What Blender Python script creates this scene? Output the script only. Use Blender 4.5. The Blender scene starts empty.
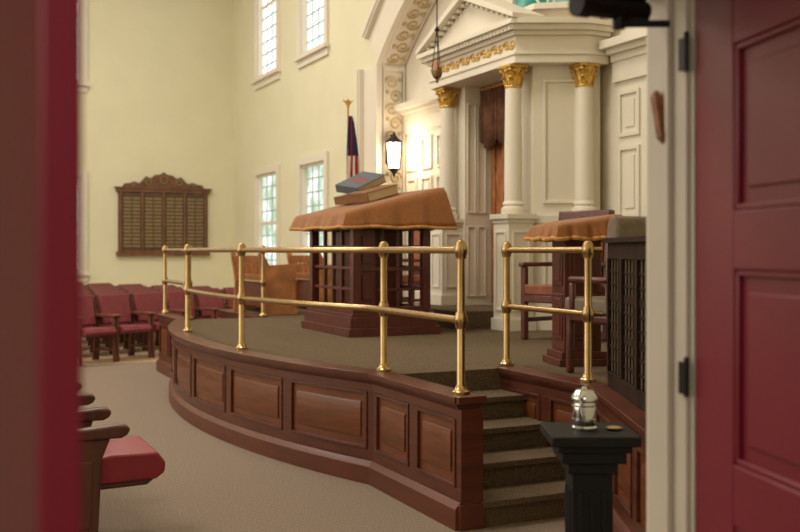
import bpy, math, random
from mathutils import Matrix, Vector
random.seed(4)
scene = bpy.context.scene
PI = math.pi

def s2l(c):
    r=[]
    for v in c:
        v/=255.0
        r.append(v/12.92 if v<=0.04045 else ((v+0.055)/1.055)**2.4)
    return (r[0],r[1],r[2],1.0)

def mat(name, rgb, rough=0.5, metal=0.0, var=0.0, scale=20.0, bump=0.0, bscale=None, stretch=(1,1,1), coat=0.0, emit=0.0, ecol=None, rgb2=None, spec=0.5, sheen=0.0):
    m=bpy.data.materials.new(name); m.use_nodes=True
    nt=m.node_tree; p=nt.nodes['Principled BSDF']
    p.inputs['Base Color'].default_value=s2l(rgb)
    p.inputs['Roughness'].default_value=rough
    p.inputs['Metallic'].default_value=metal
    p.inputs['Coat Weight'].default_value=coat
    p.inputs['Coat Roughness'].default_value=0.2
    p.inputs['Specular IOR Level'].default_value=spec
    p.inputs['Sheen Weight'].default_value=sheen
    if emit>0:
        p.inputs['Emission Color'].default_value=s2l(ecol or rgb)
        p.inputs['Emission Strength'].default_value=emit
    tc=nt.nodes.new('ShaderNodeTexCoord'); mp=nt.nodes.new('ShaderNodeMapping')
    mp.inputs['Scale'].default_value=stretch
    nt.links.new(tc.outputs['Object'],mp.inputs['Vector'])
    if var>0 or rgb2:
        n=nt.nodes.new('ShaderNodeTexNoise'); n.inputs['Scale'].default_value=scale; n.inputs['Detail'].default_value=6
        nt.links.new(mp.outputs['Vector'],n.inputs['Vector'])
        cr=nt.nodes.new('ShaderNodeValToRGB')
        a=rgb2 or tuple(max(0,c*(1-var)) for c in rgb); bb=rgb if rgb2 else tuple(min(255,c*(1+var)) for c in rgb)
        cr.color_ramp.elements[0].color=s2l(a); cr.color_ramp.elements[1].color=s2l(bb)
        cr.color_ramp.elements[0].position=0.3; cr.color_ramp.elements[1].position=0.7
        nt.links.new(n.outputs['Fac'],cr.inputs['Fac']); nt.links.new(cr.outputs['Color'],p.inputs['Base Color'])
    if bump>0:
        n2=nt.nodes.new('ShaderNodeTexNoise'); n2.inputs['Scale'].default_value=bscale or scale; n2.inputs['Detail'].default_value=4
        nt.links.new(mp.outputs['Vector'],n2.inputs['Vector'])
        bp=nt.nodes.new('ShaderNodeBump'); bp.inputs['Strength'].default_value=bump; bp.inputs['Distance'].default_value=0.01
        nt.links.new(n2.outputs['Fac'],bp.inputs['Height']); nt.links.new(bp.outputs['Normal'],p.inputs['Normal'])
    return m

M_wall=mat('wall_paint',(220,214,183),0.85,var=0.012,scale=1.5)
M_white=mat('cream_trim_paint',(224,215,197),0.5,var=0.01,scale=3)
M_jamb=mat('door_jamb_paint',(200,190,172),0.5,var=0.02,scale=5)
M_ceil=mat('ceiling_paint',(222,218,205),0.9,var=0.01,scale=2)
M_carpet=mat('floor_carpet',(130,114,100),0.97,var=0.16,scale=90,bump=0.5,bscale=160,spec=.2)
M_scarpet=mat('stage_carpet',(100,85,66),0.97,var=0.16,scale=70,bump=0.6,bscale=140,spec=.15)
M_boards=mat('floor_boards_wood',(184,158,124),0.4,var=0.1,scale=4,stretch=(8,0.6,1))
M_mah=mat('mahogany',(84,40,24),0.4,var=0.15,scale=7,stretch=(.5,.5,4),coat=0.12)
M_mahp=mat('mahogany_panel',(104,55,30),0.38,var=0.14,scale=7,stretch=(.5,.5,5),coat=0.12)
M_mahb=mat('mahogany_base',(92,45,29),0.45,var=0.1,scale=5,stretch=(.5,.5,4),coat=0.08)
M_red=mat('desk_redwood',(86,38,29),0.4,var=0.15,scale=6,stretch=(4,4,.6),coat=0.12)
M_brass=mat('brass',(180,150,106),0.27,metal=1.0,var=0.05,scale=8)
M_gold=mat('gilding',(206,166,84),0.42,metal=0.8,var=0.15,scale=40)
M_frz=mat('gilded_plaster',(196,174,132),0.55)
M_cloth=mat('brown_cloth',(146,94,51),0.95,var=0.05,scale=30,bump=0.5,bscale=220,spec=.1,sheen=.3)
M_fringe=mat('cloth_fringe',(178,128,70),0.85,var=0.25,scale=120)
M_maroon=mat('maroon_vinyl',(136,36,50),0.42,var=0.05,scale=10)
M_maroonf=mat('maroon_upholstery',(132,56,64),0.6,var=0.06,scale=10)
M_dwood=mat('dark_seat_wood',(78,44,32),0.38,var=0.2,scale=6,stretch=(3,3,.6),coat=0.15)
M_cwood=mat('chair_wood',(96,54,38),0.4,var=0.15,scale=6,stretch=(3,3,.6))
M_black=mat('black_metal',(18,17,17),0.5,metal=0.0,spec=.3)
M_screen=mat('dark_screen_wood',(48,33,26),0.75,var=0.2,scale=8,spec=.1)
M_screenback=mat('screen_cloth_backing',(84,76,62),0.95,var=0.05,scale=30,spec=.05)
M_ped=mat('black_pedestal_wood',(20,18,18),0.6,var=0.15,scale=8,spec=.2)
M_silver=mat('polished_silver',(195,195,198),0.14,metal=1.0)
M_door=mat('red_door_paint',(116,22,40),0.42,var=0.02,scale=3)
M_oak=mat('golden_oak',(166,110,66),0.45,var=0.15,scale=5,stretch=(1,4,1))
M_bronze=mat('plaque_bronze',(78,62,42),0.55,metal=0.1,var=0.15,scale=40)
M_plaqw=mat('plaque_walnut',(106,70,46),0.5,var=0.15,scale=6)
M_name=mat('name_plates',(132,110,76),0.5,metal=0.2,var=0.2,scale=60)
M_tan=mat('tan_upholstery',(122,108,94),0.8,var=0.06,scale=20,spec=.2)
M_rust=mat('rust_upholstery',(140,84,62),0.8,var=0.08,scale=20)
M_curt=mat('ark_curtain',(158,100,58),0.7,var=0.2,scale=8,stretch=(1,5,1))
M_val=mat('ark_valance',(104,66,44),0.8,var=0.2,scale=12)
M_bluebook=mat('blue_book_cloth',(86,94,100),0.7,var=0.08,scale=30)
M_title=mat('book_title_red',(150,60,52),0.7)
M_brownbook=mat('brown_book_leather',(128,84,50),0.6,var=0.12,scale=20)
M_page=mat('page_paper',(206,186,148),0.9)
M_fred=mat('flag_red',(160,34,40),0.8); M_fwh=mat('flag_white',(225,215,200),0.8); M_fbl=mat('flag_blue',(36,44,80),0.8)
M_mez=mat('mezuzah_wood',(128,80,44),0.5,var=0.2,scale=30)
M_lamp=mat('lamp_glass',(255,236,205),0.4,emit=4.0,ecol=(255,228,190))
M_steel=mat('hinge_metal',(50,46,44),0.4,metal=0.8)
M_lead=mat('window_leading',(176,182,174),0.6)

def glass(name,c1,c2,st):
    m=bpy.data.materials.new(name); m.use_nodes=True; nt=m.node_tree
    for n in list(nt.nodes): nt.nodes.remove(n)
    o=nt.nodes.new('ShaderNodeOutputMaterial'); e=nt.nodes.new('ShaderNodeEmission')
    tc=nt.nodes.new('ShaderNodeTexCoord'); n=nt.nodes.new('ShaderNodeTexNoise'); n.inputs['Scale'].default_value=2.2; n.inputs['Detail'].default_value=6
    cr=nt.nodes.new('ShaderNodeValToRGB'); cr.color_ramp.elements[0].color=s2l(c1); cr.color_ramp.elements[1].color=s2l(c2)
    cr.color_ramp.elements[0].position=0.42; cr.color_ramp.elements[1].position=0.58
    nt.links.new(tc.outputs['Object'],n.inputs['Vector']); nt.links.new(n.outputs['Fac'],cr.inputs['Fac'])
    nt.links.new(cr.outputs['Color'],e.inputs['Color']); e.inputs['Strength'].default_value=st
    nt.links.new(e.outputs['Emission'],o.inputs['Surface']); return m
M_glow=glass('daylit_glass_lower',(176,200,172),(244,250,244),1.35)
M_ghigh=glass('daylit_glass_upper',(226,236,232),(250,252,252),1.7)
M_ggreen=glass('green_glass',(60,150,120),(150,205,180),0.8)

class B:
    def __init__(s): s.v=[];s.f=[];s.m=[];s.mats=[];s.M=Matrix.Identity(4)
    def add(s,vs,fs,m):
        if m not in s.mats: s.mats.append(m)
        k=s.mats.index(m); o=len(s.v)
        s.v+= [tuple(s.M@Vector(p)) for p in vs]
        for f in fs: s.f.append([i+o for i in f]); s.m.append(k)
    def box(s,x0,x1,y0,y1,z0,z1,m):
        vs=[(x,y,z) for x in (x0,x1) for y in (y0,y1) for z in (z0,z1)]
        s.add(vs,[(0,1,3,2),(4,6,7,5),(0,4,5,1),(2,3,7,6),(0,2,6,4),(1,5,7,3)],m)
    def prism(s,poly,z0,z1,m):
        n=len(poly); vs=[(p[0],p[1],z0) for p in poly]+[(p[0],p[1],z1) for p in poly]
        fs=[tuple(range(n))[::-1],tuple(range(n,2*n))]+[(i,(i+1)%n,(i+1)%n+n,i+n) for i in range(n)]
        s.add(vs,fs,m)
    def exx(s,poly,x0,x1,m):
        n=len(poly); vs=[(x0,p[0],p[1]) for p in poly]+[(x1,p[0],p[1]) for p in poly]
        fs=[tuple(range(n)),tuple(range(n,2*n))[::-1]]+[(i,i+n,(i+1)%n+n,(i+1)%n) for i in range(n)]
        s.add(vs,fs,m)
    def exy(s,poly,y0,y1,m):
        n=len(poly); vs=[(p[0],y0,p[1]) for p in poly]+[(p[0],y1,p[1]) for p in poly]
        fs=[tuple(range(n)),tuple(range(n,2*n))[::-1]]+[(i,i+n,(i+1)%n+n,(i+1)%n) for i in range(n)]
        s.add(vs,fs,m)
    def lathe(s,cx,cy,prof,m,n=20):
        vs=[];fs=[]
        for r,z in prof:
            for i in range(n):
                a=2*PI*i/n; vs.append((cx+r*math.cos(a),cy+r*math.sin(a),z))
        for j in range(len(prof)-1):
            for i in range(n):
                k=(i+1)%n; fs.append((j*n+i,j*n+k,(j+1)*n+k,(j+1)*n+i))
        fs.append(tuple(range(n))[::-1]); fs.append(tuple(range((len(prof)-1)*n,len(prof)*n)))
        s.add(vs,fs,m)
    def ball(s,cx,cy,cz,r,m,rz=None,n=14):
        rz=rz or r
        s.lathe(cx,cy,[(max(1e-4,r*math.sin(PI*j/8)),cz-rz*math.cos(PI*j/8)) for j in range(9)],m,n)
    def cyl(s,p0,p1,r0,m,r1=None,n=14):
        r1=r0 if r1 is None else r1
        p0=Vector(p0);p1=Vector(p1); d=(p1-p0).normalized()
        u=d.orthogonal().normalized(); w=d.cross(u)
        vs=[];
        for p,r in ((p0,r0),(p1,r1)):
            for i in range(n):
                a=2*PI*i/n; vs.append(tuple(p+u*r*math.cos(a)+w*r*math.sin(a)))
        fs=[(i,(i+1)%n,(i+1)%n+n,i+n) for i in range(n)]+[tuple(range(n))[::-1],tuple(range(n,2*n))]
        s.add(vs,fs,m)
    def tube(s,pts,r,m,n=8,closed=False):
        pts=[Vector(p) for p in pts]; N=len(pts); vs=[];fs=[]; prev=None
        for i,p in enumerate(pts):
            if closed: d=(pts[(i+1)%N]-pts[i-1]).normalized()
            else: d=(pts[min(i+1,N-1)]-pts[max(i-1,0)]).normalized()
            u=prev-d*prev.dot(d) if prev else d.orthogonal()
            u.normalize(); prev=u; w=d.cross(u)
            for k in range(n):
                a=2*PI*k/n; vs.append(tuple(p+u*r*math.cos(a)+w*r*math.sin(a)))
        R=N if closed else N-1
        for i in range(R):
            j=(i+1)%N
            for k in range(n):
                l=(k+1)%n; fs.append((i*n+k,i*n+l,j*n+l,j*n+k))
        if not closed: fs.append(tuple(range(n))); fs.append(tuple(range((N-1)*n,N*n)))
        s.add(vs,fs,m)
    def ring(s,c,u,w,R,r,m,n=16,a0=0,a1=2*PI):
        c=Vector(c);u=Vector(u).normalized();w=Vector(w).normalized()
        full=abs(a1-a0-2*PI)<1e-6
        k=n if full else n+1
        s.tube([c+u*R*math.cos(a0+(a1-a0)*i/n)+w*R*math.sin(a0+(a1-a0)*i/n) for i in range(k)],r,m,n=6,closed=full)
    def scroll(s,c,u,w,R,r,m,sg=1):
        c=Vector(c);u=Vector(u).normalized();w=Vector(w).normalized()
        s.tube([c+u*sg*(R*(1-.75*i/18))*math.cos(i*.5)+w*(R*(1-.75*i/18))*math.sin(i*.5) for i in range(19)],r,m,n=5)
    def sweep(s,pts,prof,m):
        N=len(pts); st=[]
        nr=[]
        for i in range(N-1):
            dx=pts[i+1][0]-pts[i][0];dy=pts[i+1][1]-pts[i][1];L=math.hypot(dx,dy);nr.append((-dy/L,dx/L))
        for i in range(N):
            a=nr[max(i-1,0)];b=nr[min(i,N-2)]
            mx,my=a[0]+b[0],a[1]+b[1];L=math.hypot(mx,my);mx/=L;my/=L
            c=mx*a[0]+my*a[1]; st.append((mx/c,my/c))
        n=len(prof); vs=[];fs=[]
        for i in range(N):
            for o,z in prof: vs.append((pts[i][0]+st[i][0]*o,pts[i][1]+st[i][1]*o,z))
        for i in range(N-1):
            for k in range(n):
                l=(k+1)%n; fs.append((i*n+k,i*n+l,(i+1)*n+l,(i+1)*n+k))
        fs.append(tuple(range(n))); fs.append(tuple(range((N-1)*n,N*n)))
        s.add(vs,fs,m)
    def build(s,name,loc=(0,0,0),rz=0,bevel=0.0,parent=None,ang=35):
        me=bpy.data.meshes.new(name); me.from_pydata(s.v,[],s.f)
        for m in s.mats: me.materials.append(m)
        me.polygons.foreach_set('material_index',s.m)
        import bmesh
        bm=bmesh.new(); bm.from_mesh(me); bmesh.ops.recalc_face_normals(bm,faces=bm.faces); bm.to_mesh(me); bm.free()
        me.polygons.foreach_set('use_smooth',[True]*len(me.polygons)); me.set_sharp_from_angle(angle=math.radians(ang))
        ob=bpy.data.objects.new(name,me); scene.collection.objects.link(ob)
        ob.location=loc; ob.rotation_euler=(0,0,rz)
        if bevel>0:
            md=ob.modifiers.new('bevel','BEVEL'); md.width=bevel; md.segments=2; md.limit_method='ANGLE'; md.angle_limit=math.radians(40); md.harden_normals=False
        if parent: ob.parent=parent
        return ob
def dup(ob,loc,rz):
    o=bpy.data.objects.new(ob.name.split('.')[0],ob.data); scene.collection.objects.link(o)
    o.location=loc;o.rotation_euler=(0,0,rz)
    for md in ob.modifiers:
        n=o.modifiers.new(md.name,md.type); n.width=md.width;n.segments=md.segments;n.limit_method=md.limit_method;n.angle_limit=md.angle_limit
    return o
def rect(o0,o1,z0,z1): return [(o0,z0),(o1,z0),(o1,z1),(o0,z1)]
def circ(o,z,r,n=12): return [(o+r*math.cos(2*PI*i/n),z+r*math.sin(2*PI*i/n)) for i in range(n)]
def sub(pts,s0,s1):
    out=[];acc=0
    for i in range(len(pts)-1):
        a=pts[i];b=pts[i+1];L=math.hypot(b[0]-a[0],b[1]-a[1])
        if L==0: continue
        def at(s): t=(s-acc)/L; return (a[0]+(b[0]-a[0])*t,a[1]+(b[1]-a[1])*t)
        if acc<=s0<acc+L: out.append(at(s0))
        elif s0<acc<s1 and out: out.append(a)
        if acc<s1<=acc+L+1e-9: out.append(at(s1)); break
        acc+=L
    return out
def plen(pts): return sum(math.hypot(pts[i+1][0]-pts[i][0],pts[i+1][1]-pts[i][1]) for i in range(len(pts)-1))

# ------------------------------------------------------------------ room shell
XA=5.84; XR=6.2; YB=20.9; XL=-9.0; YF=2.11; H=8.5
def wall_cells(b,us,zs,holes,put):
    U=sorted(set(us+[h[0] for h in holes]+[h[1] for h in holes])); Z=sorted(set(zs+[h[2] for h in holes]+[h[3] for h in holes]))
    for i in range(len(U)-1):
        for j in range(len(Z)-1):
            cu=(U[i]+U[i+1])/2;cz=(Z[j]+Z[j+1])/2
            if any(h[0]<cu<h[1] and h[2]<cz<h[3] for h in holes): continue
            put(U[i],U[i+1],Z[j],Z[j+1])
b=B(); b.box(XL-.2,6.6,-3.2,YB+.2,-.1,0,M_carpet); b.build('floor')
b=B(); b.box(XL,XA,13.75,YB,0.0,0.008,M_boards); b.build('floor_boards')
b=B(); b.box(XL-.2,6.6,YF,YB+.2,H,H+.1,M_ceil); b.build('ceiling')
AC=9.2; AH=3.87; SZ=4.2; RISE=1.5; RR=(AH*AH+RISE*RISE)/(2*RISE)
def archz(y,r=RR,ext=0): 
    return SZ+RISE-RR+math.sqrt(max(0,(RR+ext)**2-(y-AC)**2))
winA=[(15.3,16.5),(17.8,19.1)]
b=B()
holes=[(w[0],w[1],1.1,3.0) for w in winA]+[(w[0],w[1],4.9,7.7) for w in winA]
wall_cells(b,[AC+AH,YB],[0,H],holes,lambda a,c,z0,z1:b.box(XA,XR,a,c,z0,z1,M_wall))
b.box(XA,XR,YF,AC-AH,0,H,M_wall)
N=32
for i in range(N):
    y0=AC-AH+2*AH*i/N;y1=AC-AH+2*AH*(i+1)/N
    b.exx([(y0,archz(y0)),(y1,archz(y1)),(y1,H),(y0,H)],XA,XR,M_wall)
b.box(XR,XR+.25,YF,YB,0,H,M_white)
b.build('wall_right')
b=B()
winB=[(1.45,2.7),(-2.0,-.75),(-5.5,-4.25)]
holes=[(w[0],w[1],1.1,3.0) for w in winB]+[(w[0],w[1],4.9,7.7) for w in winB]
wall_cells(b,[XL-.2,XR+.25],[0,H],holes,lambda a,c,z0,z1:b.box(a,c,YB,YB+.2,z0,z1,M_wall))
b.build('wall_back')
b=B(); b.box(XL-.2,XL,-.0+YF-.15,YB,0,H,M_wall); b.build('wall_left')
DX0=-.10; DX1=1.72; DY=1.96; DH=2.2
b=B()
wall_cells(b,[XL-.2,XR+.25],[0,H],[(DX0-.0,DX1+.0,0,DH)],lambda a,c,z0,z1:b.box(a,c,DY,YF,z0,z1,M_wall))
b.build('wall_front')
b=B(); b.box(-2.0,-1.85,-3,DY,0,3,M_wall); b.build('wall_hall_left')
b=B(); b.box(3.4,3.55,-3,DY,0,3,M_wall); b.build('wall_hall_right')
b=B(); b.box(-2.0,3.55,-3.15,-3,0,3,M_wall); b.build('wall_hall_end')
b=B(); b.box(-2.0,3.55,-3.15,DY,3,3.1,M_ceil); b.build('ceiling_hall')
b=B()
def band(b,e0,e1,x0,x1,m,N=28):
    for sgn in (1,-1):
        ys=sorted([AC+sgn*(AH+e0),AC+sgn*(AH+e1)])
        b.box(x0,x1,ys[0],ys[1],.73,SZ,m)
    a=math.asin(AH/RR)
    cz=SZ+RISE-RR
    for i in range(N):
        t0=-a+2*a*i/N;t1=-a+2*a*(i+1)/N
        b.exx([(AC+(RR+e0)*math.sin(t0),cz+(RR+e0)*math.cos(t0)),(AC+(RR+e0)*math.sin(t1),cz+(RR+e0)*math.cos(t1)),
               (AC+(RR+e1)*math.sin(t1),cz+(RR+e1)*math.cos(t1)),(AC+(RR+e1)*math.sin(t0),cz+(RR+e1)*math.cos(t0))],x0,x1,m)
band(b,-.014,-.001,XA-.002,XR-.002,M_white)
band(b,-.010,.70,XA-.05,XA-.003,M_white)
band(b,-.006,.06,XA-.09,XA-.051,M_white)
band(b,.56,.72,XA-.12,XA-.051,M_white)
band(b,.60,.66,XA-.14,XA-.121,M_white)
for sgn in (1,):
    y=AC+AH-.018
    for q in range(11):
        zc=1.98+.195*q; s_=1 if q%2 else -1
        b.scroll((XA+.17+.035*s_,y,zc),(1,0,0),(0,0,1),.095,.015,M_frz,s_)
        b.ball(XA+.17-.09*s_,y,zc+.06,.03,M_frz,n=8)
    for (x0,x1,z0,z1) in [(XA+.005,XA+.03,.8,4.15),(XA+.31,XA+.34,.8,4.15),(XA+.03,XA+.31,1.78,1.82),(XA+.03,XA+.31,4.1,4.15),(XA+.03,XA+.31,3.0,3.03)]:
        b.box(x0,x1,y-.02,y+.003,z0,z1,M_white)
cz=SZ+RISE-RR; a=math.asin(AH/RR)
for i in range(26):
    t=a-(i+.6)*.036
    if t<-a: break
    r=RR-.022; s_=1 if i%2 else -1
    c=(XA+.17+.035*s_,AC+r*math.sin(t),cz+r*math.cos(t)); tv=(0,math.cos(t),-math.sin(t))
    b.scroll(c,(1,0,0),tv,.10,.016,M_frz,s_)
    b.ball(XA+.17-.10*s_,c[1],c[2],.035,M_frz,n=8)
for (xx0,xx1) in ((XA+.005,XA+.03),(XA+.31,XA+.34)): band(b,-.035,-.0145,xx0,xx1,M_white)
b.build('trim_arch')
b=B()
def cornice(b,y0,y1,x=XR):
    b.box(x-.06,x,y0,y1,3.40,3.47,M_white); b.box(x-.12,x,y0,y1,3.47,3.52,M_white); b.box(x-.2,x,y0,y1,3.52,3.60,M_white)
    b.box(x-.04,x,y0,y1,3.2,3.4,M_white)
for (y0,y1) in [(10.75,AC+AH-.04),(AC-AH+.04,8.15)]:
    cornice(b,y0,y1)
    b.box(XR-.05,XR,y0,y1,.725,.95,M_white)
    n=max(1,round((y1-y0)/.5)); wd=(y1-y0)/n
    for i in range(n):
        a0=y0+i*wd+.07;a1=y0+(i+1)*wd-.07
        for z0,z1 in [(1.05,1.75),(1.85,2.55),(2.65,3.1)]:
            for (p,q,r_,t_) in [(a0,a1,z0,z0+.035),(a0,a1,z1-.035,z1),(a0,a0+.035,z0+.035,z1-.035),(a1-.035,a1,z0+.035,z1-.035)]:
                b.box(XR-.025,XR,p,q,r_,t_,M_white)
            b.box(XR-.012,XR,a0+.09,a1-.09,z0+.09,z1-.09,M_white)
b.build('trim_wainscot')
def window_x(name,x,y0,y1,z0,z1,rows,cols,mg):
    b=B(); c=.13
    b.box(x-.05,x-.001,y0-c,y0,z0-.02,z1+c,M_white); b.box(x-.05,x-.001,y1,y1+c,z0-.02,z1+c,M_white)
    b.box(x-.05,x-.001,y0,y1,z1,z1+c,M_white); b.box(x-.1,x-.001,y0-c-.04,y1+c+.04,z0-.08,z0-.02,M_white); b.box(x-.04,x-.001,y0-c,y1+c,z0-.2,z0-.08,M_white)
    b.box(x,x+.2,y0,y0+.04,z0,z1,M_white);b.box(x,x+.2,y1-.04,y1,z0,z1,M_white);b.box(x,x+.2,y0+.04,y1-.04,z0,z0+.05,M_white);b.box(x,x+.2,y0+.04,y1-.04,z1-.04,z1,M_white)
    b.box(x+.1,x+.12,y0+.04,y1-.04,z0+.05,z1-.04,mg)
    for i in range(1,cols):
        yy=y0+(y1-y0)*i/cols; b.box(x+.085,x+.099,yy-.010,yy+.010,z0+.05,z1-.04,M_lead)
    for i in range(1,rows):
        zz=z0+(z1-z0)*i/rows; t=.03 if i==rows//2 else .010; b.box(x+.08,x+.098,y0+.04,y1-.04,zz-t,zz+t,M_white if i==rows//2 else M_lead)
    return b.build(name)
def window_y(name,y,x0,x1,z0,z1,rows,cols,mg):
    ob=window_x(name,0,x0,x1,z0,z1,rows,cols,mg)
    for v in ob.data.vertices: v.co=(v.co.y,v.co.x+y,v.co.z)
    ob.data.flip_normals(); return ob
k=1
for w_ in winA:
    window_x('window_%d'%k,XA,w_[0],w_[1],1.1,3.0,8,4,M_glow);k+=1
    window_x('window_%d'%k,XA,w_[0],w_[1],4.9,7.7,12,4,M_ghigh);k+=1
for w_ in winB:
    window_y('window_%d'%k,YB,w_[0],w_[1],1.1,3.0,8,4,M_glow);k+=1
    window_y('window_%d'%k,YB,w_[0],w_[1],4.9,7.7,12,4,M_ghigh);k+=1
b=B(); R0=.75; n=20
P=[(9.3+R0*math.cos(PI*i/n),4.12+R0*math.sin(PI*i/n)) for i in range(n+1)]
b.exx(P,XR-.03,XR-.001,M_ggreen)
for i in range(n):
    c0,s0=math.cos(PI*i/n),math.sin(PI*i/n);c1,s1=math.cos(PI*(i+1)/n),math.sin(PI*(i+1)/n)
    b.exx([(9.3+R0*c0,4.12+R0*s0),(9.3+R0*c1,4.12+R0*s1),(9.3+(R0+.12)*c1,4.12+(R0+.12)*s1),(9.3+(R0+.12)*c0,4.12+(R0+.12)*s0)],XR-.08,XR-.001,M_white)
for t in (45,90,135):
    a_=math.radians(t); b.cyl((XR-.04,9.3,4.12),(XR-.04,9.3+R0*math.cos(a_),4.12+R0*math.sin(a_)),.015,M_white)
b.box(XR-.1,XR-.001,8.4,10.2,4.03,4.12,M_white)
b.build('window_%d'%k)
b=B(); b.box(XL,XA,YB-.03,YB,0.01,.2,M_white); b.build('baseboard_back')
b=B(); b.box(XA-.03,XA,13.95,YB-.03,0.01,.2,M_white); b.build('baseboard_right')

# ------------------------------------------------------------------ stage
SXF=2.63; ST=.72; Y0=4.8; Y1=6.0; Y2=11.6; Y3=12.8; SXR=3.56
hc=(Y2-Y1)/2; sg=.52; R=(hc*hc+sg*sg)/(2*sg); cx=SXF-sg+R; cy=(Y1+Y2)/2
arc=[]
ah=math.asin(hc/R)
for i in range(37):
    t=-ah+2*ah*i/36; arc.append((cx-R*math.cos(t),cy+R*math.sin(t)))
b=B()
poly=arc+[(SXR,Y2),(SXR,13.3),(XA-.14,13.3)] 
poly+= [(XA-.14,AC+AH-.02),(XR-.06,AC+AH-.02),(XR-.06,AC-AH+.02),(XA-.14,AC-AH+.02),(XA-.14,YF+.02),(2.85,YF+.02),(2.85,3.4),(SXR,4.85),(SXR,5.92),(2.74,5.92),(2.74,6.0)]
b.prism(poly,0.0,ST,M_scarpet)
for yy,sgn in ((Y0,1),(Y3,-1)):
    for k_ in range(4):
        a_=yy+sgn*.28*k_; c_=yy+sgn*(1.12)
        y_0,y_1=min(a_,c_),max(a_,c_)
        b.box(2.74,SXR,y_0,y_1,.144*k_,.144*(k_+1),M_scarpet)
        b.box(2.74,SXR,min(a_,a_-sgn*.025),max(a_,a_-sgn*.025),.144*(k_+1)-.035,.144*(k_+1),M_scarpet)
b.box(SXF,2.74,Y0,Y1,0,ST,M_mah); b.box(SXF,2.74,Y2,Y3,0,ST,M_mah)
b.box(SXF-.03,2.76,Y0-.02,Y0+.1,.0,.14,M_mahb); b.box(SXF-.02,2.75,Y0-.012,Y0,.14,.66,M_mah)
b.box(SXF-.045,2.76,Y0-.03,Y0+.02,.69,.73,M_mah)
b.box(SXF,SXF+.11,Y2-.02,Y2+.05,0,ST,M_mah)
def fascia(b,pts,npan,capin=.12):
    L=plen(pts)
    b.sweep(pts,[(0,0),(.05,0),(.05,.115),(.035,.135),(.02,.15),(0,.15)],M_mahb)
    b.sweep(pts,[(0,.15),(.016,.15),(.016,.22),(0,.22)],M_mah)
    b.sweep(pts,[(0,.60),(.016,.60),(.016,.655),(.03,.665),(.05,.69),(.055,.70),(.055,.728),(-capin,.728),(-capin,.72),(0,.72)],M_mah)
    pitch=L/npan; st=.055
    for i in range(npan+1):
        s0=max(0.001,i*pitch-st); s1=min(L-.001,i*pitch+st)
        b.sweep(sub(pts,s0,s1),rect(0,.016,.22,.60),M_mah)
    for i in range(npan):
        s0=i*pitch+st;s1=(i+1)*pitch-st
        b.sweep(sub(pts,s0,s1),rect(0,.004,.22,.60),M_mahp)
        for q0,q1,z0,z1 in [(s0,s1,.22,.24),(s0,s1,.58,.60),(s0,s0+.02,.24,.58),(s1-.02,s1,.24,.58)]:
            b.sweep(sub(pts,q0,q1),rect(.0,.024,z0,z1),M_mah)
        b.sweep(sub(pts,s0+.07,s1-.07),[(0,.29),(.008,.29),(.014,.305),(.014,.515),(.008,.53),(0,.53)],M_mahp)
fascia(b,[(SXF,Y0),(SXF,Y1)],2)
fascia(b,arc,6)
fascia(b,[(SXF,Y2),(SXF,Y3)],2)
fascia(b,[(2.85,YF+.03),(2.85,3.4)],2)
fascia(b,[(2.85,3.4),(SXR,4.85)],3)
fascia(b,[(SXR,4.85),(SXR,5.92)],2)
fascia(b,[(SXR,Y2),(SXR,13.3)],3)
fascia(b,[(SXR,13.3),(XA-.16,13.3)],4)
b.box(4.85,5.78,8.98,10.75,ST,.9,M_scarpet)
stage=b.build('bimah_platform',bevel=.003)

# railings
RT=1.53; RM=1.14
def post(b,x,y,z0=ST+.009):
    b.lathe(x,y,[(.052,z0),(.052,z0+.015),(.036,z0+.028),(.030,z0+.045),(.024,z0+.055),(.0225,RT)],M_brass,18)
    for z in (RM,RT):
        b.lathe(x,y,[(.0225,z-.05),(.030,z-.048),(.031,z-.034),(.037,z-.018),(.0385,z),(.037,z+.018),(.031,z+.034),(.030,z+.044),(.0225,z+.046)],M_brass,18)
    b.ball(x,y,RT+.042,.026,M_brass,rz=.016)
ins=[(cx-(R-.1)*math.cos(-ah+2*ah*i/36),cy+(R-.1)*math.sin(-ah+2*ah*i/36)) for i in range(37)]
xr=2.67
path=[(xr,Y0+.1),(xr,Y1-.1)]+ins[1:-1]+[(xr,Y2+.1),(xr,Y3-.1)]
b=B()
for z in (RM,RT): b.sweep(path,circ(0,z,.021),M_brass)
post(b,xr,Y0+.1); post(b,2.71,Y1+.04); post(b,ins[12][0],ins[12][1]); post(b,ins[24][0],ins[24][1]); post(b,2.71,Y2-.04); post(b,xr,Y3-.1)
b.build('brass_railing')
for ya,yb,y2 in ((5.03,5.98,5.03),(12.55,11.62,12.55)):
    b=B()
    lo=min(ya,yb)-.02;hi=max(ya,yb)+.02
    for z in (RM,RT): b.sweep([(3.62,lo),(3.62,hi)],circ(0,z,.021),M_brass)
    if ya<6:
        for z in (RM,RT): b.cyl((3.62,5.03,z),(3.70,5.0,z),.018,M_brass)
    post(b,3.62,ya);post(b,3.62,yb)
    b.build('brass_railing')

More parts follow.
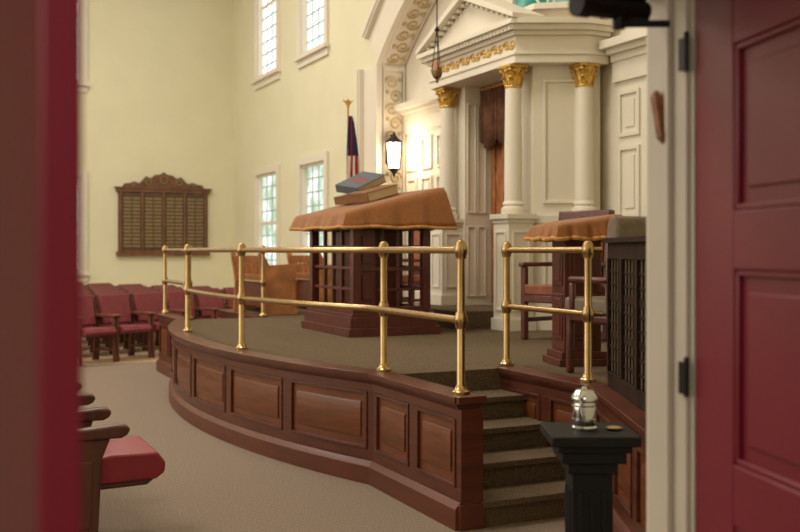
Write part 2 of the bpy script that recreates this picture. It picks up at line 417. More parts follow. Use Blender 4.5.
# ------------------------------------------------------------------ reader's desk
b=B()
X0,X1_,Ya,Yb=3.53,4.40,8.60,9.85
Z1=ST+.001
b.box(X0-.04,X1_+.04,Ya-.04,Yb+.04,Z1,.80,M_red); b.box(X0-.015,X1_+.015,Ya-.015,Yb+.015,.80,.90,M_red); b.box(X0+.01,X1_-.01,Ya+.01,Yb-.01,.90,.93,M_red)
def posts4(xs,ys,z0,z1,t):
    for x in xs:
        for y in ys: b.box(x-t,x+t,y-t,y+t,z0,z1,M_red)
posts4([X0+.07,X1_-.07],[Ya+.07,Yb-.07],.93,1.80,.04)
for x in (X0+.07,X1_-.07):
    for yy in (9.0,9.23,9.46): b.box(x-.018,x+.018,yy-.018,yy+.018,.93,1.8,M_red)
    for zz in (1.16,1.36,1.56): b.box(x-.014,x+.014,Ya+.07,Yb-.07,zz-.015,zz+.015,M_red)
    b.box(x-.03,x+.03,Ya+.05,Yb-.05,1.72,1.8,M_red); b.box(x-.03,x+.03,Ya+.05,Yb-.05,.93,.99,M_red)
for y in (Ya+.07,Yb-.07):
    b.box(X0+.07,X1_-.07,y-.02,y+.02,1.33,1.37,M_red); b.box(X0+.05,X1_-.05,y-.03,y+.03,1.72,1.8,M_red); b.box(X0+.05,X1_-.05,y-.03,y+.03,.93,.99,M_red)
    for x in (3.88,4.04,4.19): b.box(x-.014,x+.014,y-.014,y+.014,.99,1.72,M_red)
    b.box(3.83,4.34,y-.014,y+.014,1.14,1.165,M_red); b.box(3.83,4.34,y-.014,y+.014,1.53,1.555,M_red)
b.box(X0+.09,3.80,Ya+.06,Ya+.10,.99,1.72,M_red); b.box(X0+.13,3.76,Ya+.045,Ya+.06,1.06,1.3,M_red); b.box(X0+.13,3.76,Ya+.045,Ya+.06,1.4,1.66,M_red)
b.box(3.78,4.24,9.1,9.7,.93,1.72,M_red)
b.exy([(X0,1.80),(X1_,1.80),(X1_,2.07),(X0,1.85)],Ya,Yb,M_red)
b.build('reading_desk',bevel=.004)
def make_cloth(name,Mx,xa,xb,ya,yb,zl,zh,zb,flare,seed):
    b=B(); b.M=Mx
    sl_=lambda x: zl+(zh-zl)*(x-xa)/(xb-xa)
    per=[]; n=30
    for i in range(n): per.append((xa+(xb-xa)*i/n,ya,0,-1))
    for i in range(n): per.append((xb,ya+(yb-ya)*i/n,1,0))
    for i in range(n): per.append((xb-(xb-xa)*i/n,yb,0,1))
    for i in range(n): per.append((xa,yb-(yb-ya)*i/n,-1,0))
    NP=len(per); cxm,cym=(xa+xb)/2,(ya+yb)/2
    K=6; top=[]
    for q in range(K+1):
        f=q/K
        for (x,y,_,_) in per:
            X=cxm+(x-cxm)*f; Y=cym+(y-cym)*f
            top.append((X,Y,sl_(X)+.004*math.sin(9*X+seed)*math.sin(7*Y)+(-.008 if q==K else 0)))
    fs=[]
    for q in range(K):
        for i in range(NP):
            j=(i+1)%NP; fs.append((q*NP+i,q*NP+j,(q+1)*NP+j,(q+1)*NP+i))
    Q=7
    for q in range(1,Q+1):
        f=q/Q
        for idx,(x,y,nx_,ny_) in enumerate(per):
            if idx%n==0:
                p=per[idx-1]; nx_=(nx_+p[2])*.9; ny_=(ny_+p[3])*.9
            zt=sl_(x)-.008; 
            ph=math.sin(idx*.62+seed)+.6*math.sin(idx*1.37+2*seed)
            drop=(zt-zb)
            o=.010+flare*(drop**.6)*f+.016*ph*f
            sag=.006*math.sin(idx*.45+seed)*f
            top.append((x+nx_*o,y+ny_*o,zt-drop*f-sag))
    for q in range(Q):
        for i in range(NP):
            j=(i+1)%NP
            a0=(K+q)*NP; a1=a0+NP
            fs.append((a0+i,a0+j,a1+j,a1+i))
    b.add(top,fs,M_cloth)
    last=top[-NP:]
    vs=[];f2=[]
    for i in range(NP):
        x,y,z=last[i]; e=1.004
        vs+=[(cxm+(x-cxm)*e,cym+(y-cym)*e,z+.008),(cxm+(x-cxm)*e,cym+(y-cym)*e,z-.022)]
    for i in range(NP):
        j=(i+1)%NP; f2.append((i*2,j*2,j*2+1,i*2+1))
    b.add(vs,f2,M_fringe)
    o=b.build(name,ang=70); sm=o.modifiers.new('s','SOLIDIFY'); sm.thickness=.006; sm.offset=1
    return o
xa,xb,ya,yb=3.46,4.46,8.54,9.93
zl,zh=1.885,2.135
def slope(x): return zl+(zh-zl)*(x-xa)/(xb-xa)
make_cloth('desk_cloth',Matrix.Identity(4),xa,xb,ya,yb,zl,zh,1.75,.15,1.3)
def book(name,loc,rot,l,w_,t,mc,title=False):
    b=B(); b.box(-l/2,l/2,-w_/2,w_/2,0,.008,mc); b.box(-l/2,l/2,-w_/2,w_/2,t-.008,t,mc); b.box(-l/2,-l/2+.01,-w_/2,w_/2,.008,t-.008,mc)
    b.box(-l/2+.01,l/2-.01,-w_/2+.01,w_/2-.01,.008,t-.008,M_page)
    if title:
        for q in range(3): b.box(-.08+.05*q,-.055+.05*q,-.09,.09,t,t+.0015,M_title)
    o=b.build(name,loc,bevel=.003); o.rotation_euler=rot; return o
sl=-math.atan2(zh-zl,xb-xa)
book('brown_book',(3.98,9.10,slope(3.98)+.024),(0,sl,.30),.42,.31,.10,M_brownbook)
book('brown_book',(3.98,9.52,slope(3.98)+.024),(0,sl,.12),.38,.30,.085,M_brownbook)
book('blue_book',(3.98,9.42,slope(3.98)+.160),(.16,sl-.14,.35),.42,.32,.08,M_bluebook,True)
# ------------------------------------------------------------------ second lectern
LM=Matrix.Translation((4.16,5.92,0))@Matrix.Rotation(math.radians(-15),4,'Z')
b=B(); b.M=LM
b.box(-.19,.19,-.19,.19,ST+.001,.77,M_red); b.box(-.165,.165,-.165,.165,.77,.82,M_red); b.box(-.135,.135,-.135,.135,.82,1.62,M_red)
for s_ in (-1,1):
    for z0,z1 in ((.90,1.22),(1.28,1.56)):
        b.box(-.10,.10,s_*.135-.008,s_*.135+.008,z0,z1,M_red); b.box(s_*.135-.008,s_*.135+.008,-.10,.10,z0,z1,M_red)
        b.box(-.07,.07,s_*.135-.014,s_*.135+.014,z0+.03,z1-.03,M_red); b.box(s_*.135-.014,s_*.135+.014,-.07,.07,z0+.03,z1-.03,M_red)
b.exy([(-.20,1.62),(.20,1.62),(.20,1.74),(-.20,1.69)],-.27,.27,M_red)
b.build('lectern',bevel=.004)
make_cloth('lectern_cloth',LM,-.22,.22,-.285,.285,1.712,1.775,1.615,.12,2.1)
# ------------------------------------------------------------------ lattice screen
b=B()
p0=Vector((2.95,3.42,0));p1=Vector((3.64,4.82,0)); d=p1-p0; L=d.length; ang=math.atan2(d.y,d.x)
b.M=Matrix.Translation(p0)@Matrix.Rotation(ang,4,'Z')
zb=ST+.01; zt=1.60
b.box(0,L,-.025,.025,zb,zb+.09,M_screen); b.box(-.01,L+.01,-.05,.05,zt-.03,zt,M_screen); b.box(0,L,-.025,.025,zt-.12,zt-.03,M_screen)
n=4; pw=L/n
for i in range(n+1): b.box(max(0,i*pw-.035),min(L,i*pw+.035),-.03,.03,zb+.09,zt-.12,M_screen)
for i in range(n):
    x0=i*pw+.035;x1=(i+1)*pw-.035
    b.box(x0,x1,.004,.010,zb+.09,zt-.12,M_screenback)
    for q in range(1,4): xx=x0+(x1-x0)*q/4; b.box(xx-.006,xx+.006,-.01,.018,zb+.09,zt-.12,M_screen)
    for q in range(1,9): zz=zb+.09+(zt-.21-zb)*q/9; t=.022 if q in(3,6) else .008; b.box(x0,x1,-.01,.017,zz-t,zz+t,M_screen)
b.build('lattice_screen',bevel=.002)
# ------------------------------------------------------------------ clergy chairs
def clergy(name,loc,rz,mu,bh=1.08):
    b=B()
    for x in (-.24,.24):
        for y in (-.27,.27): b.box(x-.028,x+.028,y-.028,y+.028,0.001,.42 if x<0 else .66,M_red)
    for y in (-.27,.27):
        b.exy([(-.27,.0+.40),(-.21,.40),(-.26,bh+.06),(-.32,bh+.06)],y-.028,y+.028,M_red)
        b.box(-.27,.29,y-.035,y+.035,.66,.70,M_red); b.box(-.24,.24,y-.018,y+.018,.16,.2,M_red)
    b.box(-.26,.27,-.27,.27,.34,.41,M_red)
    b.exy([(-.24,.41),(.27,.41),(.28,.50),(-.25,.49)],-.24,.24,mu)
    b.exy([(-.25,.55),(-.19,.55),(-.25,bh),(-.31,bh)],-.235,.235,mu)
    b.exy([(-.265,.49),(-.235,.49),(-.24,.55),(-.27,.55)],-.25,.25,M_red)
    if bh>1: b.exy([(-.33,bh),(-.24,bh),(-.25,bh+.09),(-.33,bh+.09)],-.30,.30,M_red)
    return b.build(name,loc,rz,bevel=.012)
def padded(name,loc,rz,mu):
    b=B()
    for x in (-.22,.22):
        for y in (-.22,.22): b.box(x-.025,x+.025,y-.025,y+.025,0.001,.40,M_red)
    b.box(-.25,.25,-.24,.24,.34,.40,M_red)
    b.box(-.25,.27,-.235,.235,.40,.50,mu)
    b.exy([(-.26,.46),(-.16,.46),(-.19,.96),(-.22,1.02),(-.27,1.02),(-.30,.96)],-.235,.235,mu)
    for y in (-.235,.235):
        b.box(-.22,.2,y-.025,y+.025,.60,.64,M_red); b.box(.15,.2,y-.018,y+.018,.38,.60,M_red); b.box(-.24,-.2,y-.018,y+.018,.38,.62,M_red)
    return b.build(name,loc,rz,bevel=.03)
c1=clergy('clergy_armchair',(5.15,7.5,ST),PI+.25,M_rust)
c3=dup(c1,(5.45,11.5,ST),PI)
c4=padded('pulpit_chair',(4.03,5.27,ST),PI/2,M_tan)
c5=dup(c4,(4.72,5.0,ST),PI/2)
# ------------------------------------------------------------------ auditorium seats
def seat(name,mu,loc,rz,up=False):
    b=B()
    for y in (-.285,.285):
        b.exy([(-.16,.001),(.18,.001),(.18,.06),(.13,.1),(.15,.5),(.19,.6),(-.17,.6),(-.12,.1)],y-.018,y+.018,M_dwood)
        b.exy([(-.10,.16),(.10,.16),(.11,.5),(-.12,.5)],y-.024,y+.024,M_dwood)
        b.exy([(-.2,.60),(.24,.60),(.27,.615),(.285,.64),(.27,.662),(.22,.668),(.05,.655),(-.2,.668)],y-.036,y+.036,M_dwood)
    if up:
        b.exy([(-.02,.38),(.10,.36),(.13,.42),(.06,.80),(.02,.84),(-.06,.82)],-.255,.255,mu)
        b.exy([(.10,.36),(.125,.36),(.155,.42),(.085,.80),(.06,.80),(.13,.42)],-.24,.24,M_dwood)
    else:
        b.exy([(-.06,.36),(.42,.37),(.465,.40),(.47,.45),(.43,.505),(.2,.51),(-.06,.46)],-.26,.26,mu)
        b.exy([(-.04,.33),(.38,.34),(.42,.37),(-.06,.36)],-.24,.24,M_dwood)
    b.exy([(-.13,.36),(-.05,.36),(-.15,.9),(-.2,.9)],-.262,.262,mu)
    b.exy([(-.16,.34),(-.13,.34),(-.22,.92),(-.25,.92)],-.265,.265,M_dwood)
    b.exy([(-.25,.90),(-.15,.90),(-.16,.935),(-.25,.94)],-.262,.262,M_dwood)
    return b.build(name,loc,rz,bevel=.012)
s0=seat('auditorium_seat',M_maroon,(.61,5.37,0),0)
s1=seat('auditorium_seat',M_maroon,(.61,5.37+.59,0),0,True)
for i in range(3):
    for r in range(3):
        if r==0 and i<2: continue
        dup(s1,(.61-.95*r,5.37+.59*i,0),0)
def tchair(name,mu,loc,rz):
    b=B()
    for y in (-.28,.28):
        b.exy([(-.20,.001),(-.16,.001),(-.13,.36),(-.19,.62),(-.24,.9),(-.28,.9),(-.22,.6),(-.17,.36)],y-.02,y+.02,M_cwood)
        b.exy([(.24,.001),(.275,.001),(.25,.36),(.26,.60),(.22,.60),(.21,.36)],y-.02,y+.02,M_cwood)
        b.exy([(-.2,.60),(.26,.60),(.30,.625),(.28,.645),(-.2,.645)],y-.032,y+.032,M_cwood)
        b.box(-.16,.24,y-.014,y+.014,.33,.38,M_cwood); b.box(-.16,.24,y-.01,y+.01,.14,.17,M_cwood)
    b.exy([(-.12,.38),(.30,.38),(.34,.42),(.31,.48),(-.12,.46)],-.25,.25,mu)
    b.exy([(-.14,.50),(-.09,.50),(-.17,.90),(-.22,.90)],-.25,.25,mu)
    b.exy([(-.17,.48),(-.14,.48),(-.23,.92),(-.26,.92)],-.255,.255,M_cwood)
    return b.build(name,loc,rz,bevel=.012)
f=(.5,-.866); tv=(.866,.5); rz=math.atan2(f[1],f[0])
sf=None
for r in range(7):
    for k_ in range(-6,5):
        x=2.42+tv[0]*.62*k_-f[0]*.85*r; y=14.35+tv[1]*.62*k_-f[1]*.85*r
        if x>5.3 or y>20.2 or y<13.85: continue
        if sf is None: sf=tchair('theater_chair',M_maroonf,(x,y,.008),rz)
        else: dup(sf,(x,y,.008),rz)
# ------------------------------------------------------------------ far oak benches with slatted backs
def bench(loc,rz,w_):
    b=B()
    b.box(-.2,.22,-w_/2+.04,w_/2-.04,.40,.44,M_oak)
    b.exy([(-.24,.64),(-.20,.64),(-.235,.74),(-.275,.74)],-w_/2+.04,w_/2-.04,M_oak)
    b.exy([(-.205,.44),(-.175,.44),(-.185,.50),(-.215,.50)],-w_/2+.04,w_/2-.04,M_oak)
    n=int(w_/.14)
    for i in range(n):
        y=-w_/2+.08+i*(w_-.16)/(n-1); b.exy([(-.205,.48),(-.19,.48),(-.225,.66),(-.24,.66)],y-.03,y+.03,M_oak)
    for y in (-w_/2,w_/2-.045):
        b.exy([(-.26,.001),(.22,.001),(.22,.06),(.18,.1),(.18,.52),(.24,.60),(.20,.64),(-.16,.62),(-.24,.78),(-.30,.77),(-.24,.4)],y,y+.045,M_oak)
    b.box(-.16,-.13,-w_/2+.04,w_/2-.04,.08,.40,M_mahp)
    return b.build('oak_bench',loc,rz,bevel=.006)
bench((3.95,12.55,ST),0,1.3)
bench((4.75,12.62,ST),0,1.2)
# ------------------------------------------------------------------ the ark
b=B()
def pier(poly): b.prism(poly,ST+.001,3.39,M_white)
pier([(5.5,8.86),(5.5,8.58),(5.98,8.32),(6.14,8.32),(6.14,8.86)])
pier([(5.5,10.0),(6.14,10.0),(6.14,10.54),(5.98,10.54),(5.5,10.28)])
b.prism([(5.46,8.9),(5.46,8.55),(5.96,8.28),(6.145,8.28),(6.145,8.9)],ST+.001,1.0,M_white)
b.prism([(5.46,8.9),(5.46,8.55),(5.96,8.28),(6.145,8.28),(6.145,8.9)],1.80,1.88,M_white)
sd=Vector((5.98-5.5,8.32-8.58,0)); ln=sd.length; an=math.atan2(sd.y,sd.x)
sv=b.M.copy(); b.M=Matrix.Translation((5.5,8.58,0))@Matrix.Rotation(an,4,'Z')
for z0,z1 in [(1.05,1.72),(2.0,3.25)]:
    for (p,q,r_,t_) in [(.1,ln-.1,z0,z0+.03),(.1,ln-.1,z1-.03,z1),(.1,.13,z0+.03,z1-.03),(ln-.13,ln-.1,z0+.03,z1-.03)]: b.box(p,q,-.022,0,r_,t_,M_white)
b.M=sv
for x0 in (5.53,5.66):
    for z0,z1 in [(1.0,1.8),(1.95,3.2)]:
        b.box(x0,x0+.012,9.985,10.0,z0,z1,M_white);b.box(x0+.1,x0+.112,9.985,10.0,z0,z1,M_white)
        b.box(x0+.012,x0+.1,9.985,10.0,z0,z0+.012,M_white);b.box(x0+.012,x0+.1,9.985,10.0,z1-.012,z1,M_white)
b.box(5.86,6.13,8.861,9.999,ST+.001,3.389,M_white)
def ent(g,z0,z1,m=M_white):
    b.prism([(5.24-g,10.36+g),(5.24-g,8.5-g),(5.88-g*.6,8.18-g),(6.14,8.18-g),(6.14,10.68+g),(5.88-g*.6,10.68+g)],z0,z1,m)
ent(0,3.39,3.47); ent(.015,3.47,3.50); ent(-.01,3.50,3.66); ent(.03,3.66,3.70); ent(.08,3.70,3.75); ent(.12,3.75,3.80)
y=8.56; i=0
while y<10.3:
    s_=1 if i%2 else -1
    b.scroll((5.246,y,3.58),(0,1,0),(0,0,s_),.052,.009,M_gold,1); b.ball(5.246,y+.06,3.58+.03*s_,.013,M_gold,n=8); y+=.115; i+=1
y=8.45
while y<10.42:
    b.box(5.15,5.20,y,y+.035,3.70,3.735,M_white); y+=.07
b.prism([(5.501,10.3),(5.501,8.62),(5.95,8.32),(6.14,8.32),(6.14,10.56),(5.95,10.56)],3.80,3.96,M_white)
b.prism([(5.501,10.36),(5.501,8.56),(5.92,8.24),(6.14,8.24),(6.14,10.62),(5.92,10.62)],3.96,4.02,M_white)
yc=9.43; hw=1.04; za=3.80; zp=4.24
b.exx([(yc-hw+.06,za),(yc+hw-.06,za),(yc,zp-.05)],5.24,5.5,M_white)
for s_ in (-1,1):
    b.exx([(yc+s_*(hw+.04),za),(yc+s_*(hw+.04),za+.05),(yc,zp+.06),(yc,zp-.02)] if s_>0 else [(yc-(hw+.04),za),(yc,zp-.02),(yc,zp+.06),(yc-(hw+.04),za+.05)],5.12,5.499,M_white)
for s_ in (-1,1):
    for i in range(9):
        f_=(i+.5)/9; y=yc+s_*hw*(1-f_)*.9; z=za+.03+(zp-za-.08)*f_
        b.box(5.18,5.24,y-.018,y+.018,z-.02,z+.015,M_white)
b.box(5.83,5.86,8.88,9.98,.92,3.0,M_curt)
for y in (9.0,9.22,9.44,9.66,9.88):
    b.lathe(5.82,y,[(.02,.92)]+[(.022+.012*math.sin(j*1.1),.95+j*.065) for j in range(31)]+[(.02,2.98)],M_curt,10)
ark=b.build('torah_ark',bevel=.003)
b=B()
def drape(y0,y1,z0,z1,x,amp,nf,m,scal=0):
    N=60; vs=[];fs=[]
    for i in range(N+1):
        f_=i/N; y=y0+(y1-y0)*f_; xx=x+amp*math.sin(f_*nf*2*PI)
        zb_=z0-scal*abs(math.sin(f_*3*PI))
        vs+=[(xx,y,z1),(xx,y,zb_)]
    for i in range(N): fs.append((2*i,2*i+1,2*i+3,2*i+2))
    b.add(vs,fs,m)
drape(8.88,9.98,2.78,3.37,5.70,.02,14,M_val,.12)
b.cyl((5.70,8.865,3.36),(5.70,9.995,3.36),.018,M_gold)
cu=b.build('ark_valance_curtain',ang=70); sm=cu.modifiers.new('s','SOLIDIFY'); sm.thickness=.008
cu.parent=ark
# columns
def column(x,y,z0):
    b=B()
    z0+=.002
    h=.165; k=.78
    b.box(x-h,x+h,y-h,y+h,z0,z0+.12,M_white); b.box(x-h+.02,x+h-.02,y-h+.02,y+h-.02,z0+.12,1.80,M_white)
    b.box(x-h+.01,x+h-.01,y-h+.01,y+h-.01,1.80,1.84,M_white); b.box(x-h-.01,x+h+.01,y-h-.01,y+h+.01,1.84,1.89,M_white)
    for (dx,dy) in ((0,-1),(-1,0)):
        for (p,q,r_,t_) in [(-.08,.08,z0+.2,z0+.22),(-.08,.08,1.70,1.72),(-.1,-.08,z0+.2,1.72),(.08,.1,z0+.2,1.72)]:
            if dx: b.box(x-h+.008,x-h+.02,y+p,y+q,r_,t_,M_white)
            else: b.box(x+p,x+q,y-h+.008,y-h+.02,r_,t_,M_white)
    b.lathe(x,y,[(r_*k,z_) for r_,z_ in [(.155,1.89),(.155,1.915),(.16,1.93),(.15,1.955),(.128,1.965),(.128,1.975),(.14,1.99),(.132,2.01),(.118,2.02),(.116,2.1),(.114,2.6),(.104,3.16),(.104,3.17)]],M_white,28)
    b.lathe(x,y,[(r_*k,z_) for r_,z_ in [(.112,3.16),(.116,3.175),(.106,3.19),(.108,3.25),(.125,3.31),(.15,3.355),(.02,3.36)]],M_gold,24)
    for tier,(zb_,ht,n_,o) in enumerate([(3.185,.085,8,0),(3.21,.125,8,PI/8)]):
        for i in range(n_):
            a_=o+2*PI*i/n_; ca,sa=math.cos(a_),math.sin(a_)
            prof=[(.112,0,.03),(.122,.4,.034),(.135,.75,.028),(.165,.98,.018),(.172,.85,.008)]
            vs=[];fs=[]
            for (r_,f_,hw_) in prof:
                for dr in (0,-.008):
                    for s_ in (-1,1):
                        rr=(r_+dr)*k; vs.append((x+rr*ca-s_*hw_*k*sa,y+rr*sa+s_*hw_*k*ca,zb_+ht*f_))
            for q in range(4):
                a0=q*4; fs+=[(a0,a0+1,a0+5,a0+4),(a0+2,a0+6,a0+7,a0+3),(a0,a0+4,a0+6,a0+2),(a0+1,a0+3,a0+7,a0+5)]
            b.add(vs,fs,M_gold)
    for i in range(4):
        a_=PI/4+i*PI/2; b.ball(x+.125*math.cos(a_),y+.125*math.sin(a_),3.338,.022,M_gold,n=8)
    b.box(x-.11,x+.11,y-.11,y+.11,3.36,3.388,M_gold)
    return b.build('corinthian_column',bevel=.003,parent=ark)
column(5.38,10.2,.9); column(5.32,8.66,ST); column(5.93,8.30,ST)
# eternal lamp
b=B(); lx,ly=4.85,9.43
b.lathe(lx,ly,[(.008,3.30),(.02,3.31),(.012,3.335),(.045,3.36),(.056,3.40),(.054,3.44),(.04,3.46)],mat('antique_brass',(120,92,60),.4,metal=.8),16)
b.lathe(lx,ly,[(.032,3.44),(.036,3.48),(.03,3.52),(.01,3.53)],mat('lamp_amber_glass',(150,90,60),.2,emit=.25,ecol=(255,160,90)),12)
for i in range(3):
    a_=i*2*PI/3+.3; b.cyl((lx+.052*math.cos(a_),ly+.052*math.sin(a_),3.44),(lx+.005*math.cos(a_),ly+.005*math.sin(a_),3.85),.005,M_steel,n=6)
b.lathe(lx,ly,[(.008,3.84),(.03,3.86),(.01,3.9)],M_steel,12)
b.tube([(lx,ly,3.88),(lx,ly,5.0),(lx,ly,H-.02)],.007,M_steel,n=6)
b.lathe(lx,ly,[(.02,H-.06),(.07,H-.02),(.08,H)],M_brass,14)
b.build('eternal_lamp')
# lantern sconce
b=B(); sx,sy,sz=5.95,12.90,2.88
b.box(sx-.07,sx+.07,12.99,13.03,sz-.12,sz+.16,M_black)
b.box(sx-.015,sx+.015,12.88,13.0,sz+.27,sz+.30,M_black); b.box(sx-.015,sx+.015,12.97,13.0,sz,sz+.30,M_black)
b.lathe(sx,sy,[(.085,sz-.19),(.115,sz+.17)],M_lamp,6)
for i in range(6):
    a_=2*PI*i/6; b.cyl((sx+.092*math.cos(a_),sy+.092*math.sin(a_),sz-.20),(sx+.123*math.cos(a_),sy+.123*math.sin(a_),sz+.18),.008,M_black,n=6)
for z,r_ in ((sz-.2,.092),(sz+.175,.122),(sz+.02,.11)): b.ring((sx,sy,z),(1,0,0),(0,1,0),r_,.008,M_black,n=6)
b.lathe(sx,sy,[(.14,sz+.18),(.07,sz+.24),(.03,sz+.28),(.012,sz+.33)],M_black,6)
b.lathe(sx,sy,[(.012,sz-.31),(.02,sz-.27),(.05,sz-.24),(.10,sz-.20)],M_black,6)
b.build('wall_lantern')
# flag
b=B(); fx,fy=4.9,12.05
b.lathe(fx,fy,[(.16,ST+.001),(.16,ST+.02),(.05,ST+.05),(.03,ST+.1)],M_brass,20)
b.cyl((fx,fy,ST+.05),(fx,fy,3.38),.012,M_oak)
b.ball(fx,fy,3.40,.022,M_gold)
b.exy([(fx-.015,3.41),(fx+.015,3.41),(fx+.08,3.48),(fx+.03,3.46),(fx+.008,3.49),(fx-.008,3.49),(fx-.03,3.46),(fx-.08,3.48)],fy-.008,fy+.008,M_gold)
NF=10; lev=[(3.27,.018),(3.2,.035),(3.0,.055),(2.75,.07),(2.4,.085),(2.15,.09),(2.0,.075)]
for i in range(NF):
    mm=M_fred if i%2==0 else M_fwh
    for q in range(len(lev)-1):
        vs=[]
        for (z,r_) in (lev[q],lev[q+1]):
            tw=z*.9
            for a_,rr in ((i,.6),(i+.5,1.15),(i+1,.6)):
                A=2*PI*a_/NF+tw; vs.append((fx+.03+(3.27-z)*.05+r_*rr*math.cos(A),fy-.02+r_*rr*math.sin(A),z))
        m2=M_fbl if (lev[q+1][0]>=2.7 and i not in (2,7,8)) else mm
        b.add(vs,[(0,1,4,3),(1,2,5,4)],m2)
b.build('flag_on_pole')
# memorial plaque
b=B(); px0,px1,z0,z1=3.44,5.28,1.47,2.72; yb_=YB-.002
b.box(px0,px1,yb_-.05,yb_,z0,z1,M_plaqw)
b.box(px0-.04,px1+.04,yb_-.09,yb_,z0-.06,z0+.03,M_plaqw); b.box(px0-.04,px1+.04,yb_-.09,yb_,z1,z1+.07,M_plaqw)
b.box(px0-.07,px1+.07,yb_-.11,yb_,z1+.07,z1+.10,M_plaqw)
cxp=(px0+px1)/2
crest=[(-.84,.10),(.84,.10),(.80,.17),(.70,.18),(.60,.22),(.50,.18),(.44,.24),(.36,.33),(.26,.29),(.18,.36),(.08,.37),(0,.42),(-.08,.37),(-.18,.36),(-.26,.29),(-.36,.33),(-.44,.24),(-.50,.18),(-.60,.22),(-.70,.18),(-.80,.17)]
b.exy([(cxp+p,z1+q) for p,q in crest],yb_-.06,yb_,M_plaqw)
b.ring((cxp,yb_-.07,z1+.25),(1,0,0),(0,0,1),.075,.018,M_name)
for s_ in (-1,1):
    b.scroll((cxp+s_*.33,yb_-.07,z1+.21),(1,0,0),(0,0,1),.09,.018,M_name,s_)
    b.scroll((cxp+s_*.62,yb_-.07,z1+.155),(1,0,0),(0,0,1),.05,.013,M_name,-s_)
nc=4; cw=(px1-px0-.1)/nc
for i in range(nc):
    a0=px0+.05+i*cw+.03;a1=a0+cw-.06
    b.box(a0,a1,yb_-.065,yb_-.05,z0+.08,z1-.06,M_bronze)
    am=(a0+a1)/2
    for k_ in range(14):
        zz=z0+.12+k_*(z1-z0-.2)/14
        b.box(a0+.02,am-.012,yb_-.072,yb_-.065,zz,zz+.045,M_name); b.box(am+.012,a1-.02,yb_-.072,yb_-.065,zz,zz+.045,M_name)
for i in range(nc+1):
    xx=px0+.05+i*cw; b.cyl((xx,yb_-.07,z0+.03),(xx,yb_-.07,z1),.028,M_plaqw)
b.build('memorial_plaque')
# ------------------------------------------------------------------ pedestal with cup
PX,PY=2.09,2.90
b=B(); b.M=Matrix.Translation((PX,PY,0))@Matrix.Rotation(math.radians(-25),4,'Z')
b.box(-.14,.14,-.14,.14,0.001,.08,M_ped); b.box(-.12,.12,-.12,.12,.08,.12,M_ped)
b.box(-.07,.07,-.07,.07,.12,.78,M_ped)
for s_ in (-1,1):
    for t in (-.04,0,.04): b.box(s_*.07-.006,s_*.07+.006,t-.008,t+.008,.2,.7,M_ped); b.box(t-.008,t+.008,s_*.07-.006,s_*.07+.006,.2,.7,M_ped)
b.box(-.085,.085,-.085,.085,.76,.80,M_ped); b.box(-.11,.11,-.11,.11,.80,.84,M_ped); b.box(-.125,.125,-.125,.125,.84,.865,M_ped); b.box(-.15,.15,-.15,.15,.865,.90,M_ped)
b.build('black_pedestal',bevel=.004)
b=B(); q=.901; ox,oy=PX-.018,PY+.0
b.lathe(ox,oy,[(.045,q),(.046,q+.010),(.040,q+.016),(.041,q+.024),(.043,q+.032),(.041,q+.085),(.038,q+.093),(.038,q+.098),(.046,q+.104),(.047,q+.112),(.042,q+.122),(.034,q+.134),(.030,q+.140),(.012,q+.142),(.008,q+.150),(.002,q+.152)],M_silver,14)
for z_ in (.040,.085): b.lathe(ox,oy,[(.040,q+z_-.003),(.0445,q+z_),(.040,q+z_+.003)],M_silver,28)
for s_ in (1,-1):
    cx_,sx_=.75,.66
    b.tube([(ox+s_*cx_*r_,oy+s_*sx_*r_,q+z) for r_,z in [(.038,.098),(.056,.104),(.066,.088),(.062,.058),(.050,.04),(.040,.038)]],.0045,M_silver,n=8)
b.build('silver_washing_cup')
b=B(); b.lathe(PX+.075,PY-.045,[(.02,q),(.03,q+.008),(.028,q+.009),(.015,q+.004)],M_brass,18); b.build('brass_dish')
# ------------------------------------------------------------------ doors
def leaf(name,hx,hy,tx,ty,flip):
    b=B(); W=.91; T=.045; z0=.01; z1=2.17
    y0,y1=(0,T) if flip else (-T,0)
    st=.19
    b.box(0,st,y0,y1,z0,z1,M_door); b.box(W-st+.05,W,y0,y1,z0,z1,M_door)
    rails=[(z0,.24),(.90,1.04),(1.485,1.62),(2.0,z1)]
    for a_,c_ in rails: b.box(st,W-.14,y0,y1,a_,c_,M_door)
    for i in range(3):
        a_=rails[i][1];c_=rails[i+1][0]; x0,x1=st,W-.14
        b.box(x0,x1,y0+.016,y1-.016,a_,c_,M_door)
        b.box(x0+.05,x1-.05,y0+.009,y1-.009,a_+.05,c_-.05,M_door)
        for yy0,yy1 in ((y0+.004,y0+.016),(y1-.016,y1-.004)):
            for (p,q_,r_,t_) in [(x0,x1,a_,a_+.015),(x0,x1,c_-.015,c_),(x0,x0+.015,a_,c_),(x1-.015,x1,a_,c_)]: b.box(p,q_,yy0,yy1,r_,t_,M_door)
    return b.build(name,(hx,hy,0),math.atan2(ty-hy,tx-hx),bevel=.004)
leaf('door_1',DX1-.008,DY-.03,DX1-.275,DY-.95,True)
leaf('door_2',DX0+.022,DY-.02,DX0+.249,DY-.94,False)
b=B()
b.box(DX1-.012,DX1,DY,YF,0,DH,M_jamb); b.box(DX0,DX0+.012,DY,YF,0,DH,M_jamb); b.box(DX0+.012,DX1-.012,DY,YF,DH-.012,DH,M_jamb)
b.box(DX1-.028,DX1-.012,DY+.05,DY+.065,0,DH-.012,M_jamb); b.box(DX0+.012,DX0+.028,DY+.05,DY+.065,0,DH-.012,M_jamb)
for x0,x1 in ((DX0-.1,DX0),(DX1,DX1+.1)): b.box(x0,x1,YF,YF+.02,0,DH+.1,M_white); b.box(x0,x1,DY-.015,DY,0,DH+.1,M_jamb)
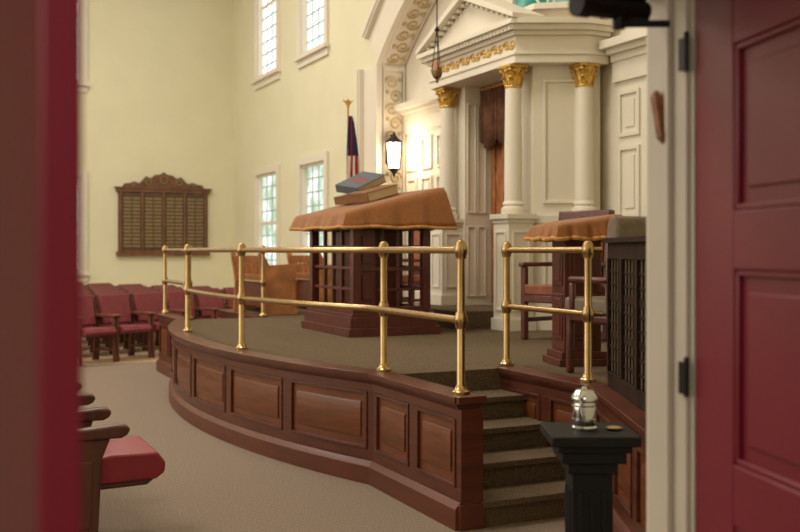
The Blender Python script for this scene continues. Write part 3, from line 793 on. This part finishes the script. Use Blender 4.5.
b.box(DX0,DX1,YF,YF+.02,DH,DH+.1,M_white); b.box(DX0,DX1,DY-.015,DY,DH,DH+.1,M_jamb)
b.build('trim_doorway',bevel=.003)
for zc in (.3,1.21,2.02):
    b=B(); b.cyl((DX1-.018,DY-.008,zc-.045),(DX1-.018,DY-.008,zc+.045),.007,M_steel,n=10); b.ball(DX1-.018,DY-.008,zc+.048,.007,M_steel,n=8); b.box(DX1-.020,DX1-.0125,DY-.004,DY+.02,zc-.04,zc+.04,M_steel)
    b.build('door_hinge')
b=B()
b.M=Matrix.Translation((DX1-.022,DY+.085,1.872))@Matrix.Rotation(math.radians(-13),4,'X')
b.box(-.016,.008,-.011,.011,-.058,.058,M_mez); b.lathe(-.004,0,[(.012,.058),(.008,.068),(.003,.072)],M_mez,10); b.lathe(-.004,0,[(.003,-.072),(.008,-.068),(.012,-.058)],M_mez,10)
b.build('mezuzah',bevel=.004)
b=B()
b.cyl((1.43,1.985,2.118),(1.60,1.985,2.118),.026,M_black); b.cyl((1.395,1.985,2.122),(1.43,1.985,2.122),.034,M_black)
b.box(1.44,1.59,1.965,2.005,2.14,DH-.012,M_black)
b.cyl((1.52,1.985,2.10),(1.52,1.985,2.07),.016,M_black); b.cyl((1.52,1.985,2.082),(1.63,1.93,2.082),.009,M_black)
b.build('door_closer')

# ------------------------------------------------------------------ lights
def area(name,loc,rot,sx_,sy_,e,col):
    l=bpy.data.lights.new(name,'AREA'); l.shape='RECTANGLE'; l.size=sx_; l.size_y=sy_; l.energy=e; l.color=col
    o=bpy.data.objects.new(name,l); scene.collection.objects.link(o); o.location=loc; o.rotation_euler=rot; return o
for i,(x,y) in enumerate([(-4,7),(1.5,7.5),(-4,15),(1.5,15)]):
    area('ceiling_light',(x,y,H-.15),(0,0,0),2.5,2.5,290,(1,.92,.81))  # added fill lights below the ceiling, without any modelled fixtures
area('window_daylight',(XL+.3,10,4.2),(0,-PI/2,0),5,14,420,(1,.98,.94))  # added side fill; the left wall has no windows
area('hall_light',(-.3,-.9,2.9),(0,0,0),1.6,1.6,60,(1,.93,.86))  # unseen fill added behind the doorway to brighten the door leaves
p=bpy.data.lights.new('lantern_bulb','POINT'); p.energy=24; p.color=(1,.8,.58); p.shadow_soft_size=.09
o=bpy.data.objects.new('lantern_bulb',p); scene.collection.objects.link(o); o.location=(5.90,12.66,2.9)
w_=bpy.data.worlds.new('World'); scene.world=w_; w_.use_nodes=True
w_.node_tree.nodes['Background'].inputs['Color'].default_value=(.8,.9,1,1); w_.node_tree.nodes['Background'].inputs['Strength'].default_value=.6
# ------------------------------------------------------------------ camera
cam=bpy.data.cameras.new('camera'); co=bpy.data.objects.new('camera',cam); scene.collection.objects.link(co)
co.location=(0,0,1.53); co.rotation_euler=(PI/2,0,-math.radians(25.1))
cam.lens=45; cam.sensor_width=36; cam.shift_y=-.02; cam.clip_start=.05
cam.dof.use_dof=True; cam.dof.focus_distance=5.6; cam.dof.aperture_fstop=2.6
scene.camera=co
scene.view_settings.view_transform='Standard'
scene.view_settings.exposure=-0.05
